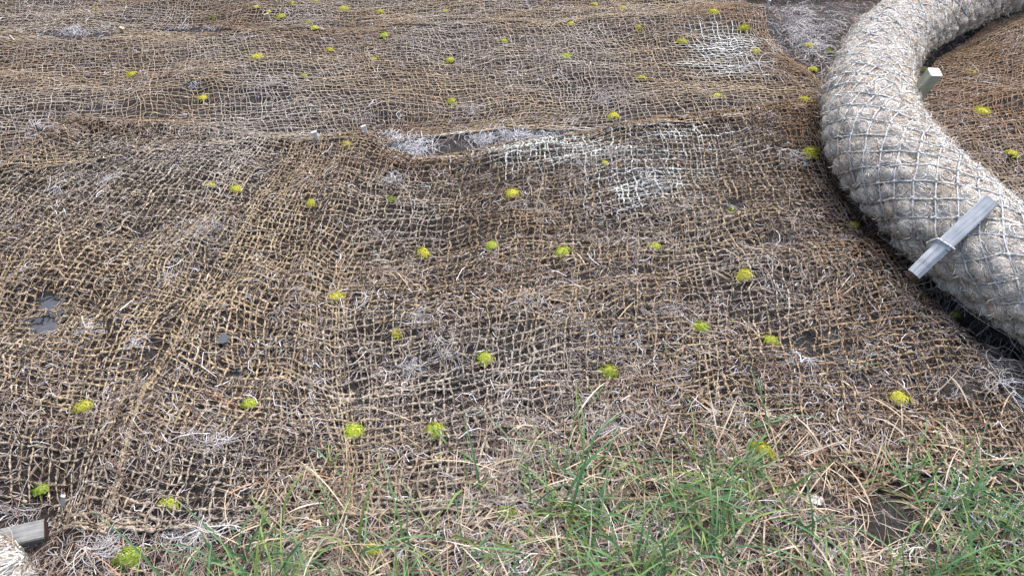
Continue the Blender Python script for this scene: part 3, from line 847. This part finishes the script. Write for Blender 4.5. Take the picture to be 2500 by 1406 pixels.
def strands(rng, x, y, M, ln, curl, z_off, arch, head=None):
    """wandering strands on the ground from x, y; ln lengths"""
    N = len(x)
    h0 = rng.uniform(0, 2 * np.pi, N) if head is None else head
    kap = rng.normal(0, curl, (N, 1)) + rng.normal(0, curl * .6, (N, M - 1)).cumsum(1) * .5
    ang = h0[:, None] + np.concatenate([np.zeros((N, 1)), np.cumsum(kap / (M - 1), 1)], 1)
    st = (ln / (M - 1))[:, None]
    X = x[:, None] + np.concatenate([np.zeros((N, 1)), np.cumsum(np.cos(ang[:, :-1]) * st, 1)], 1)
    Y = y[:, None] + np.concatenate([np.zeros((N, 1)), np.cumsum(np.sin(ang[:, :-1]) * st, 1)], 1)
    k = np.linspace(0, 1, M)
    Z = h_ground(X, Y) + z_off[:, None] + arch[:, None] * np.sin(np.pi * k) + .002 * rng.standard_normal((N, M)).cumsum(1) * .5
    Z = np.maximum(Z, h_ground(X, Y) + .0006)
    return np.stack([X, Y, Z], -1)

def clear_of(x, y, spots):
    ok = np.ones(len(x), bool)
    for px, py, r in spots:
        c = on_plane(px, py); ok &= np.hypot(x - c[0], y - c[1]) > r
    return ok

BARE_SPOTS = [(p[0], p[1], p[2] * 1.3) for p in PUDDLES] + [(1095, 360, .055), (1090, 950, .035), (2000, 830, .03), (2090, 740, .03), (2140, 1290, .05), (2460, 960, .05), (880, 930, .03)]

def in_view(x, y, m=120):
    px, py = project(x, y, 0)
    return (px > -m) & (px < 2500 + m) & (py > -m * .5) & (py < 1406 + m)

def scatter(rng, n):
    out_x, out_y = [], []
    while sum(map(len, out_x)) < n:
        x = rng.uniform(-2.7, 2.7, n); y = rng.uniform(.5, 3.9, n)
        k = in_view(x, y) & clear_of(x, y, BARE_SPOTS)
        k &= rng.random(n) < np.clip(.55 + .75 * noise(x / .22, y / .22, 88), .12, 1)
        out_x.append(x[k]); out_y.append(y[k])
    return np.concatenate(out_x)[:n], np.concatenate(out_y)[:n]

def litter():
    rng = np.random.default_rng(21)
    acc = Acc()
    x, y = scatter(rng, 34000)
    q = on_plane(rng.uniform(-120, 2620, 60000), rng.uniform(-40, 1500, 60000))
    k = clear_of(q[:, 0], q[:, 1], BARE_SPOTS) & (rng.random(60000) < np.clip(.6 + .8 * noise(q[:, 0] / .15, q[:, 1] / .15, 89), .12, 1))
    x = np.concatenate([x, q[k, 0]]); y = np.concatenate([y, q[k, 1]])
    N = len(x); M = 4
    P = strands(rng, x, y, M, rng.gamma(3, .012, N).clip(.012, .10), 2.2, rng.gamma(1.2, .0035, N) + (rng.random(N) < .14) * .008, rng.gamma(1, .003, N))
    t = rng.random(N)
    c = mixc(DRY, MAUVE, t); c = mixc(c, srgb(96, 74, 62), (rng.random(N) < .30) * .9)
    c = mixc(c, WHITE, (rng.random(N) < .16) * rng.uniform(.4, 1, N)) * rng.uniform(.7, 1.25, (N, 1))
    w = rng.uniform(.00045, .0010, N)[:, None] * np.array([.9, 1, .9, .4])
    ribbons(acc, P, w, np.repeat(c[:, None], M, 1), roll=rng.uniform(-.9, .9, N))
    return link("dead_stem_litter", acc.mesh("dead_stem_litter", M_ROOT), kind="stuff",
                label="fine grey brown dead stems and roots littering the peat under the nets", category="litter")
litter()

# pale root tangles: (x, y, rx, ry in photo pixels, strands, whiteness)
TANGLES = [(975, 340, 45, 22, 120, 1), (1020, 358, 42, 24, 200, 1), (1180, 340, 40, 16, 110, .95), (1260, 330, 90, 14, 200, .95), (1370, 327, 70, 10, 120, .8), (1000, 372, 40, 10, 70, 1),
    (1020, 775, 26, 26, 90, .95), (1010, 905, 24, 12, 60, .9), (1080, 860, 45, 35, 70, .7), (210, 815, 34, 22, 80, .85), (320, 835, 30, 22, 50, .9), (760, 930, 20, 50, 60, .8),
    (560, 1080, 70, 60, 140, .7), (1560, 450, 70, 45, 120, .9), (1380, 790, 60, 40, 110, .75), (1300, 740, 60, 40, 70, .7), (1500, 830, 60, 30, 80, .7), (1330, 520, 60, 30, 70, .7),
    (1700, 500, 120, 60, 120, .55), (1760, 120, 60, 40, 110, .9), (1930, 60, 50, 40, 360, .55), (1990, 110, 60, 50, 360, .6), (1960, 30, 60, 16, 150, .5), (1830, 165, 60, 12, 60, .95), (2040, 60, 40, 40, 120, .4),
    (1925, 385, 30, 26, 46, 1), (1960, 400, 24, 14, 40, 1), (970, 440, 40, 20, 80, .75), (650, 650, 30, 20, 50, .75), (500, 560, 60, 25, 60, .6), (230, 440, 60, 25, 60, .7), (150, 480, 40, 18, 36, .8),
    (200, 82, 70, 7, 130, .9), (250, 74, 30, 6, 60, 1), (430, 73, 40, 6, 60, .9), (520, 72, 40, 5, 50, .6), (470, 209, 18, 8, 40, .7), (80, 310, 50, 14, 60, .7), (280, 170, 30, 14, 40, .7), (640, 210, 60, 20, 60, .6),
    (700, 260, 60, 20, 60, .6), (880, 300, 40, 16, 60, .6), (1150, 270, 80, 25, 90, .5), (1500, 240, 90, 30, 90, .5), (1600, 200, 80, 30, 60, .55), (1340, 150, 70, 30, 60, .5), (1000, 110, 70, 20, 50, .5),
    (2440, 930, 60, 50, 70, 1), (2460, 1280, 70, 60, 110, .85), (2330, 1220, 60, 40, 90, .85), (1950, 895, 34, 12, 20, 1), (2080, 880, 40, 20, 30, .7), (480, 1310, 60, 30, 80, .95), (270, 1320, 50, 40, 90, .8), (230, 1370, 40, 30, 60, .8),
    (1800, 1030, 40, 30, 50, .85), (1550, 1010, 50, 30, 50, .8), (1450, 1060, 50, 20, 40, .8), (1930, 730, 40, 30, 50, .7), (2060, 600, 60, 30, 60, .5), (1640, 760, 60, 30, 70, .65), (1240, 1360, 60, 26, 70, .8),
    (2350, 130, 40, 16, 60, .6), (2330, 250, 40, 20, 30, .6), (2420, 370, 20, 14, 20, .9), (2110, 490, 20, 20, 24, .8), (60, 1250, 40, 18, 40, .6), (900, 760, 30, 30, 40, .7), (420, 690, 40, 20, 50, .7), (1870, 300, 60, 26, 70, .6), (1420, 400, 90, 26, 70, .8)]
def tangles():
    rng = np.random.default_rng(22)
    acc = Acc()
    for (px, py, rx, ry, n, wh) in TANGLES:
        strip = (930 < px < 1400 and 320 < py < 380) or (1900 < px < 2060 and py < 130)
        n = int(n * (.9 if strip else .75))
        a = rng.uniform(0, 2 * np.pi, n); r = np.abs(rng.normal(0, .62, n))
        n = len(a)
        ux, uy = rx * r * np.cos(a), ry * r * np.sin(a)
        ux = ux + rx * .5 * noise(uy / ry * 1.5, np.full(n, px * .13), 91); uy = uy + ry * .5 * noise(ux / rx * 1.5, np.full(n, py * .17), 92)
        p = on_ground(px + ux, py + uy)
        sc = rx / 45
        M = 7
        P = strands(rng, p[:, 0], p[:, 1], M, rng.gamma(4, .011, n).clip(.015, .11) * min(max(sc, .7), 1.2), 2.6, rng.uniform(.001, .008, n), rng.gamma(1.2, .004, n))
        c = mixc(mixc(MAUVE, DRY, rng.random(n)), WHITE, np.clip(wh * rng.uniform(.45, 1.15, n), 0, 1))
        rad = rng.uniform(.00045, .0010, n)[:, None] * (1.7 if strip else 1.1) * np.linspace(1, .45, M)
        tubes(acc, P, rad, np.repeat(c[:, None], M, 1), 3)
    return link("white_root_tangles", acc.mesh("white_root_tangles", M_ROOT), kind="stuff",
                label="wiry whitish root tangles showing through gaps in the netting", category="roots")
tangles()

# single branching roots one can tell apart
def branching_root(px, py, size, seed, label, spread=6.3, nmain=6, head=0.0, thick=.0016, lift=.012):
    rng = np.random.default_rng(seed)
    p = on_ground(px, py)
    acc = Acc()
    h = head + np.linspace(-spread / 2, spread / 2, nmain) + rng.normal(0, .2, nmain)
    M = 9
    P = strands(rng, np.full(nmain, p[0]), np.full(nmain, p[1]), M, size * rng.uniform(.6, 1.2, nmain), 1.2, np.full(nmain, lift), rng.uniform(.2, 1, nmain) * lift, h)
    c = mixc(WHITE, DRY, rng.uniform(.15, .6, nmain))
    tubes(acc, P, thick * np.linspace(1, .45, M)[None], np.repeat(c[:, None], M, 1), 5)
    for k in range(nmain):
        for j in (3, 5, 6):
            d = P[k, j + 1] - P[k, j]; hh = math.atan2(d[1], d[0]) + rng.choice([-1, 1]) * rng.uniform(.4, 1.0)
            Q = strands(rng, P[k:k + 1, j, 0], P[k:k + 1, j, 1], 6, np.array([size * rng.uniform(.25, .55)]), 1.5, np.array([lift * .8]), np.array([.003]), np.array([hh]))
            Q += (P[k, j] - Q[0, 0]) * np.linspace(1, .4, 6)[None, :, None]
            tubes(acc, Q, thick * .6 * np.linspace(1, .4, 6)[None], np.repeat(c[k:k + 1, None], 6, 1), 4)
    return link("branching_root", acc.mesh("branching_root", M_ROOT), label=label, category="root", group="bleached branching roots")
branching_root(2440, 945, .070, 31, "white spidery root spreading on bare peat below the coir log", 6.0, 7, .3, .0010)
branching_root(1952, 893, .040, 32, "small bone-white root on the right half of the near net", 2.0, 3, .4, .0017)
branching_root(1922, 372, .060, 33, "white forked root beside the bright moss next to the log", 2.6, 4, -1.6, .0014)
branching_root(1850, 165, .16, 34, "long pale root lying across the net left of the far moss", 3.4, 4, .15, .0013)
branching_root(2320, 1225, .10, 35, "white kinked root in the grass at lower right", 2.8, 4, .2, .0018)
branching_root(492, 1300, .075, 36, "white kinked root at the grass edge near the bottom left", 2.6, 4, -.9, .0016)
branching_root(215, 1345, .06, 37, "white zigzag root between the log end and the green moss", 2.5, 3, -1.2, .0016)
branching_root(118, 476, .07, 38, "thin white forked root on the left net slope", 1.8, 3, .4, .0011)
branching_root(2420, 1330, .09, 39, "looping white root in the bottom right corner", 4.0, 4, .6, .0015)

# ------------------------------------------------------------------ grass
def blades(rng, bx, by, head, elev, ln, M, width, droop):
    N = len(bx)
    k = np.linspace(0, 1, M)
    st = (ln / (M - 1))[:, None]
    el = elev[:, None] - droop[:, None] * k[None, :-1] ** 1.2
    hd = head[:, None] + rng.normal(0, .35, N)[:, None] * k[None, :-1]
    dx = np.cos(el) * np.cos(hd) * st; dy = np.cos(el) * np.sin(hd) * st; dz = np.sin(el) * st
    cs = lambda a: np.concatenate([np.zeros((N, 1)), np.cumsum(a, 1)], 1)
    X = bx[:, None] + cs(dx); Y = by[:, None] + cs(dy)
    Z = h_ground(bx, by)[:, None] - .004 + cs(dz)
    g = h_ground(X, Y) + .004 + .006 * rng.random((N, 1))
    Z[:, 1:] = np.maximum(Z, g)[:, 1:]
    W = width[:, None] * np.array([.75, 1, 1, .95, .85, .65, .4, .12])[None, :M] if M == 8 else width[:, None] * np.linspace(1, .2, M)[None]
    return np.stack([X, Y, Z], -1), W

def grass_weight(px, py):
    top = np.interp(px, [-200, 200, 480, 700, 900, 1100, 1300, 1500, 1750, 2000, 2250, 2500, 2800], [1560, 1480, 1370, 1215, 1190, 1160, 1080, 1030, 1010, 1030, 1060, 1100, 1120])
    return np.clip((py - top) / 230, 0, 1) ** 1.3

GREEN1, GREEN2, GREEN3 = srgb(92, 130, 82), srgb(116, 138, 70), srgb(72, 110, 74)
def grass():
    rng = np.random.default_rng(41)
    x = rng.uniform(-1.2, 1.9, 60000); y = rng.uniform(.45, 1.45, 60000)
    px, py = project(x, y, 0)
    w = grass_weight(px, py)
    cl = np.clip(.5 + .9 * noise(x / .11, y / .11, 45), .05, 1)
    keep = (rng.random(len(x)) < w * cl * .088) & (px > -300) & (px < 2900)
    keep &= clear_of(x, y, [(2140, 1290, .07), (1988, 1212, .03)])
    cx, cy = x[keep], y[keep]
    nt = rng.integers(2, 6, len(cx))
    bx = np.repeat(cx, nt) + rng.normal(0, .004, nt.sum()); by = np.repeat(cy, nt) + rng.normal(0, .004, nt.sum())
    N = len(bx)
    P, W = blades(rng, bx, by, rng.uniform(0, 2 * np.pi, N), rng.uniform(.35, 1.35, N), rng.gamma(9, .0140, N).clip(.05, .22), 8, rng.uniform(.0012, .0026, N), rng.uniform(.6, 1.9, N))
    t = rng.random(N)
    c = mixc(GREEN1, GREEN3, t); c = mixc(c, GREEN2, (rng.random(N) < .3) * .8) * rng.uniform(.75, 1.25, (N, 1))
    k = np.linspace(0, 1, 8)
    cc = np.repeat(c[:, None], 8, 1)
    cc = mixc(cc, STRAW, np.clip((k - .72) * 3, 0, 1)[None] * (rng.random(N) < .3)[:, None])
    cc = mixc(cc, srgb(120, 104, 52), np.clip(.25 - k, 0, 1)[None] * 2.2 * np.ones((N, 1)))
    acc = Acc(); ribbons(acc, P, W, cc, fold=.45, roll=rng.normal(0, .5, N))
    link("grass", acc.mesh("grass", M_GRASS), kind="stuff", label="green sedge and grass blades growing in the foreground at lower right", category="grass")
    # straw
    x = rng.uniform(-1.2, 1.9, 90000); y = rng.uniform(.45, 1.9, 90000)
    px, py = project(x, y, 0)
    w = np.maximum(grass_weight(px, py + 110), .035 * (py > 600) + .03 * np.exp(-((px - 1400) / 300) ** 2 - ((py - 520) / 70) ** 2))
    keep = (rng.random(len(x)) < w * .095) & (px > -300) & (px < 2900)
    keep &= clear_of(x, y, [(2140, 1290, .05), (1988, 1212, .03)])
    cx, cy = x[keep], y[keep]
    nt = rng.integers(1, 5, len(cx))
    bx = np.repeat(cx, nt) + rng.normal(0, .006, nt.sum()); by = np.repeat(cy, nt) + rng.normal(0, .006, nt.sum())
    N = len(bx)
    P, W = blades(rng, bx, by, rng.uniform(0, 2 * np.pi, N), rng.uniform(.0, .9, N), rng.gamma(6, .0145, N).clip(.02, .18), 8, rng.uniform(.0006, .0017, N), rng.uniform(.3, 2.2, N))
    c = mixc(STRAW, srgb(178, 160, 134), rng.random(N)); c = mixc(c, srgb(222, 212, 198), (rng.random(N) < .2) * .8)
    c = mixc(c, ORANGE, (rng.random(N) < .10) * rng.uniform(.4, 1, N)) * rng.uniform(.75, 1.12, (N, 1))
    cc = np.repeat(c[:, None], 8, 1)
    cc = mixc(cc, ORANGE, np.clip(.22 - k, 0, 1)[None] * 3 * (rng.random(N) < .5)[:, None])
    acc = Acc(); ribbons(acc, P, W, cc, fold=.3, roll=rng.normal(0, .8, N))
    link("dry_grass", acc.mesh("dry_grass", M_GRASS), kind="stuff", label="bleached straw and orange dead blades matted among the grass", category="dry grass")
grass()

def tuft(px, py, seed, specs, label):
    """a sedge tuft that stands alone; specs: (heading deg, elevation, length, colour index)"""
    rng = np.random.default_rng(seed)
    b = on_ground(px, py)
    root = link("sedge_tuft", None, label=label, category="sedge", group="lone sedge tufts growing through the net")
    root.location = (float(b[0]), float(b[1]), float(h_ground(b[0], b[1])))
    for hd, el, ln, ci in specs:
        P, W = blades(rng, np.array([b[0]]), np.array([b[1]]), np.array([math.radians(hd)]), np.array([el]), np.array([ln]), 8, np.array([.0019 if ci < 3 else .0012]), np.array([1.5]))
        P = P - np.array(root.location)
        c = [GREEN1, GREEN2, GREEN3, STRAW, ORANGE][ci]
        k = np.linspace(0, 1, 8)
        cc = mixc(np.repeat(c[None, None], 8, 1), srgb(130, 110, 52), np.clip(.2 - k, 0, 1)[None] * 2.5)
        acc = Acc(); ribbons(acc, P, W, cc, fold=.4, roll=rng.normal(0, .3, 1))
        link("blade", acc.mesh("blade", M_GRASS), root)
tuft(1104, 1100, 61, [(135, .7, .085, 0), (-35, .65, .10, 0), (222, .5, .07, 1), (60, 1.2, .02, 1), (15, .4, .05, 3)], "four-bladed green sedge just below the round yellow moss")
tuft(812, 1142, 62, [(115, 1.0, .06, 1), (140, .8, .07, 0), (-50, .6, .08, 0), (70, 1.2, .05, 1), (200, .4, .07, 3), (-20, .3, .06, 3)], "small green sedge at the left tip of the grass")
tuft(1452, 985, 63, [(105, 1.2, .05, 1), (60, .9, .06, 0), (150, .7, .05, 3), (-30, .6, .05, 3), (20, .5, .06, 4)], "thin sedge with orange base right of the net's open cells")
tuft(1860, 992, 64, [(100, 1.2, .07, 0), (-10, .6, .09, 0), (190, .5, .09, 0), (150, .6, .07, 1), (-60, .5, .05, 3)], "green sedge standing above the moss in the right grass")
tuft(2108, 895, 65, [(60, .9, .05, 0), (160, .6, .06, 0), (10, .4, .06, 1), (215, .5, .05, 3)], "small spreading sedge on the right side of the net")
tuft(2245, 1095, 66, [(58, .9, .085, 0), (20, .7, .06, 1), (150, .5, .07, 0), (-20, .3, .07, 3), (70, 1.0, .04, 1)], "yellow-based sedge near the right net edge")
tuft(1632, 873, 67, [(110, 1.1, .04, 0), (-40, .6, .06, 1), (30, .7, .06, 3), (-85, .5, .06, 3), (160, .5, .05, 3)], "half-dead sedge between two moss clumps on the net")
tuft(2012, 560, 68, [(90, 1.1, .03, 2), (20, .8, .03, 2), (160, .8, .03, 2)], "tiny dark green shoot by the hole near the log")

def corner_bush():
    rng = np.random.default_rng(71)
    p = on_ground(2498, 14); acc = Acc(); N = 260
    bx = p[0] + rng.normal(.06, .06, N); by = p[1] + rng.normal(.05, .05, N)
    P, W = blades(rng, bx, by, rng.uniform(0, 6.3, N), rng.uniform(.5, 1.5, N), rng.uniform(.03, .09, N), 8, rng.uniform(.001, .002, N), rng.uniform(.6, 2, N))
    c = mixc(srgb(58, 84, 48), srgb(86, 104, 60), rng.random(N))
    ribbons(acc, P, W, np.repeat(c[:, None], 8, 1), fold=.4)
    link("grass_tussock", acc.mesh("grass_tussock", M_GRASS), kind="stuff", label="dark green tussock behind the log in the top right corner", category="grass")
corner_bush()

# ------------------------------------------------------------------ sphagnum clumps
def moss_mesh(seed):
    rng = np.random.default_rng(seed)
    acc = Acc()
    # cushion: an uneven dome (unit: diameter 1)
    nr, na = 7, 20
    r = np.linspace(0, 1, nr); a = np.linspace(0, 2 * np.pi, na, endpoint=False)
    Rr, Aa = np.meshgrid(r, a, indexing='ij')
    edge = .44 * (1 + .34 * noise(np.cos(Aa) * 1.6 + seed * 5, np.sin(Aa) * 1.6, 5) + .10 * noise(np.cos(Aa) * 4, np.sin(Aa) * 4 + seed, 6))
    def dome(Rr, Aa, edge):
        x = Rr * edge * np.cos(Aa); y = Rr * edge * np.sin(Aa)
        z = .27 * np.sqrt(np.clip(1 - Rr ** 2.2, 0.03, 1)) - .06 + .035 * noise(x * 9 + seed, y * 9, 7) * (1 - Rr)
        return np.stack([x, y, z], -1)
    V = dome(Rr, Aa, edge)
    idx = np.arange(nr * na).reshape(nr, na)
    F = np.stack([idx[:-1], np.roll(idx, -1, 1)[:-1], np.roll(idx, -1, 1)[1:], idx[1:]], -1)
    acc.add(V, F, np.broadcast_to(srgb(150, 160, 52), V.shape).reshape(-1, 3))
    # shoot tips: little stars of pointed leaves
    K = 150
    rr = np.sqrt(rng.random(K)) * (1 + .32 * (rng.random(K) < .22)); aa = rng.uniform(0, 2 * np.pi, K)
    ee = .44 * (1 + .34 * noise(np.cos(aa) * 1.6 + seed * 5, np.sin(aa) * 1.6, 5) + .10 * noise(np.cos(aa) * 4, np.sin(aa) * 4 + seed, 6))
    c0 = dome(rr, aa, ee) + rng.normal(0, .012, (K, 3))
    out = c0 * np.array([1, 1, 0]) * 1.3 + np.array([0, 0, .35]); out /= np.linalg.norm(out, axis=1, keepdims=True)
    L = 7
    h = rng.uniform(0, 6.28, K)[:, None] + np.arange(L) * 2 * np.pi / L + rng.normal(0, .2, (K, L))
    t1 = np.cross(out, [0.3, .9, .1]); t1 /= np.linalg.norm(t1, axis=1, keepdims=True); t2 = np.cross(out, t1)
    dirv = t1[:, None] * np.cos(h)[..., None] + t2[:, None] * np.sin(h)[..., None]
    sz = rng.uniform(.045, .085, K)[:, None, None]
    base = np.repeat((c0 + out * .02)[:, None], L, 1)
    mid = base + dirv * sz * .6 + out[:, None] * sz * .55
    tip = base + dirv * sz * 1.15 + out[:, None] * sz * .35
    P = np.stack([base, mid, tip], 2).reshape(K * L, 3, 3)
    W = np.broadcast_to(np.array([.016, .02, .004]), (K * L, 3))
    col = mixc(srgb(214, 214, 84), srgb(184, 194, 66), rng.random(K)); col = mixc(col, srgb(232, 224, 124), (rng.random(K) < .25) * .8)
    col = np.repeat(np.repeat(col[:, None], L, 1).reshape(K * L, 1, 3), 3, 1)
    ribbons(acc, P, W, col, N_hint=np.repeat(np.repeat(out[:, None], L, 1).reshape(K * L, 1, 3), 3, 1))
    return acc.mesh("moss_clump", M_MOSS)
MOSS_MESH = [moss_mesh(s) for s in range(6)]
TINT = {'Y': (.92, .87, .90), 'L': (.74, .84, .85), 'G': (.40, .52, .62), 'P': (.82, .80, .98), 'D': (.30, .36, .42)}
MOSS = [
 # nearest, in and below the grass
 (912, 1333, 50, 'L', "moss clump sunk in the grass at the bottom, left of centre"),
 (310, 1350, 56, 'G', "dark green moss clump in the bottom left corner by the log end"),
 (1235, 1245, 54, 'G', "olive green moss clump half hidden by grass below the four-bladed sedge"),
 (1860, 1090, 58, 'Y', "large dull yellow moss clump in the right-hand grass"),
 (413, 1220, 50, 'L', "lime moss clump between net cords near the lower left net edge"),
 (98, 1187, 44, 'G', "faded green moss clump under the net at the lower left edge"),
 (2194, 962, 56, 'Y', "bright yellow two-lobed moss clump under a dead blade at lower right"),
 # near net
 (1060, 1043, 56, 'L', "roundest lime moss clump on the open net cells, touched by a green sedge blade"),
 (868, 1046, 48, 'L', "lime moss clump crossed by a cord, left of the roundest one"),
 (608, 977, 50, 'L', "yellow green moss clump on the lower left net, right of the dull one"),
 (204, 985, 44, 'P', "dull pale yellow moss clump at the lower left near the edge"),
 (1486, 900, 56, 'L', "wide lime moss clump under cords above the grass"),
 (1183, 867, 46, 'L', "tall lime moss clump caged by cords in the centre"),
 (1880, 824, 40, 'L', "two-part lime moss clump in the right of the near net"),
 (1713, 792, 42, 'L', "bright lime moss clump left of the tiny round one"),
 (1790, 780, 16, 'G', "tiny round bright green moss clump on the right of the near net"),
 (967, 806, 38, 'Y', "bright yellow moss ball beside the white root swirl"),
 (818, 722, 38, 'Y', "bright yellow moss clump on the fold of the near net"),
 (1818, 668, 48, 'Y', "large bright yellow moss clump on the right of the near net"),
 (1597, 596, 30, 'L', "small lime moss clump, rightmost of the four in a row at mid net"),
 (1370, 610, 40, 'L', "lime moss clump, third of the four in a row at mid net"),
 (1202, 594, 32, 'L', "lime moss clump, second of the four in a row at mid net"),
 (1033, 612, 42, 'Y', "yellow moss clump, leftmost of the four in a row at mid net"),
 (2083, 545, 26, 'Y', "small yellow moss clump at the net edge by the log"),
 (1787, 508, 22, 'D', "dark green moss speck in a net hole left of the log"),
 (1250, 467, 34, 'Y', "olive yellow moss clump below the bleached cords"),
 (953, 482, 26, 'G', "green moss clump tucked beneath the net right of the fold"),
 (760, 490, 32, 'Y', "yellow moss clump left of the green tucked one"),
 (578, 457, 34, 'P', "pale yellow moss clump under cords, right one of a close pair"),
 (513, 449, 26, 'P', "small yellow moss clump, left one of a close pair"),
 (1475, 394, 20, 'P', "tiny faded moss clump among the bleached cords"),
 (848, 348, 30, 'Y', "flat yellow moss clump between the two white pegs"),
 (1975, 367, 42, 'Y', "big bright yellow moss clump beside the white forked root"),
 # middle net
 (1497, 279, 30, 'Y', "yellow moss clump just behind the bleached cords"),
 (1965, 240, 30, 'Y', "yellow moss clump on the rusty net corner next to the log"),
 (1755, 230, 26, 'Y', "yellow moss clump on the middle net left of the rusty corner"),
 (1103, 244, 26, 'P', "faint yellow moss clump behind the bare root strip"),
 (493, 236, 26, 'Y', "yellow moss clump on the left of the middle net, nearer one"),
 (1565, 186, 26, 'Y', "yellow moss clump below the broad bleached patch, to its left"),
 (320, 178, 26, 'Y', "leftmost yellow moss clump on the middle net"),
 (741, 182, 20, 'P', "thin faded moss clump in the middle net, left of centre"),
 (1098, 146, 24, 'P', "flat yellow moss clump below a dark hollow in the far centre"),
 (1383, 136, 28, 'L', "bright lime moss clump with dark shade in the far centre right"),
 (625, 135, 28, 'Y', "rounded yellow moss clump on the middle net, far left of centre"),
 (912, 142, 20, 'P', "faint small moss clump below the lime one with dark shade"),
 (807, 119, 20, 'Y', "small tilted yellow moss clump in the far left centre"),
 (1985, 166, 26, 'Y', "yellow moss clump touching the foot of the log, upper one"),
 (1843, 124, 26, 'P', "yellow moss clump right beside the broad bleached patch"),
 (1975, 110, 28, 'P', "dull yellow moss clump on dark root ground beside the log"),
 (1815, 66, 28, 'Y', "yellow moss clump above the broad bleached patch"),
 (1665, 98, 26, 'Y', "yellow moss clump left of the broad bleached patch"),
 (1230, 97, 18, 'P', "tiny faded moss clump in the far centre"),
 (938, 84, 24, 'L', "lime moss clump with a dark gap on its right, far centre left"),
 (1560, 66, 22, 'Y', "yellow moss clump far back right of centre"),
 (1395, 55, 22, 'Y', "yellow moss clump far back, left of its twin across the net"),
 # far net
 (765, 66, 24, 'P', "flat streaked moss clump far back under a net fold"),
 (752, 53, 20, 'P', "small moss clump just behind the flat streaked one"),
 (685, 38, 26, 'Y', "yellow moss clump far back beside the weathered peg"),
 (655, 27, 14, 'P', "tiny faded moss speck far back above the weathered peg"),
 (625, 16, 20, 'P', "faint moss clump, leftmost of the far group around the weathered peg"),
 (711, 6, 18, 'P', "moss clump at the top edge left of centre"),
 (770, 2, 12, 'P', "tiny moss clump cut by the top edge left of centre"),
 (838, 18, 22, 'Y', "yellow moss clump near the top edge, left of centre"),
 (927, 27, 22, 'Y', "yellow moss clump near the top edge, third along from the peg"),
 (1088, 25, 18, 'Y', "small yellow moss clump near the top edge at centre"),
 (1452, 9, 18, 'Y', "small yellow moss clump cut close to the top edge right of centre"),
 (1520, 19, 24, 'Y', "rounded yellow moss clump near the top edge right of centre"),
 (1630, 15, 14, 'P', "pale moss speck near the top edge before the dark ditch"),
 (1740, 27, 24, 'Y', "yellow moss clump near the top edge closest to the dark ditch"),
 (236, 21, 20, 'P', "pale yellow moss clump alone near the top left edge"),
 (520, 40, 16, 'D', "faint olive moss speck far back on the left"),
 # right of the log and along it
 (2335, 762, 26, 'D', "dark green moss clump in the black gap under the log"),
 (2250, 166, 34, 'D', "dark olive moss clump against the log beside the square stake"),
 (2370, 174, 24, 'Y', "small yellow moss clump right of the square stake"),
 (2397, 268, 34, 'Y', "golden moss clump in the middle of the reddish net"),
 (2470, 375, 36, 'Y', "golden moss clump at the right edge on the reddish net"),
 (2022, 122, 18, 'G', "tiny green moss clump tucked against the far flank of the log"),
]
rng = np.random.default_rng(81)
for i, (px, py, dia, tint, label) in enumerate(MOSS):
    p = on_ground(px, py + dia * .12, .008, low=True)
    g = float(h_ground(p[0], p[1])); nz = max(g + .003, float(h_low(p[0], p[1])) + .006)
    f = p[1] * CT + (CAM_H - nz) * ST
    size = dia * f / FPX * 1.03
    o = link("moss_clump", MOSS_MESH[i % 6], label=label, category="moss", group="sphagnum clumps planted through the nets")
    o.location = (float(p[0]), float(p[1]), nz - .0005)
    o.rotation_euler = (rng.normal(0, .12), rng.normal(0, .12), rng.uniform(0, 6.28))
    o.scale = (size * rng.uniform(.85, 1.2), size * rng.uniform(.75, 1.1), size * rng.uniform(.85, 1.1))
    v = rng.uniform(.80, 1.1)
    o.color = (*[float(c * v) for c in TINT[tint]], 1)
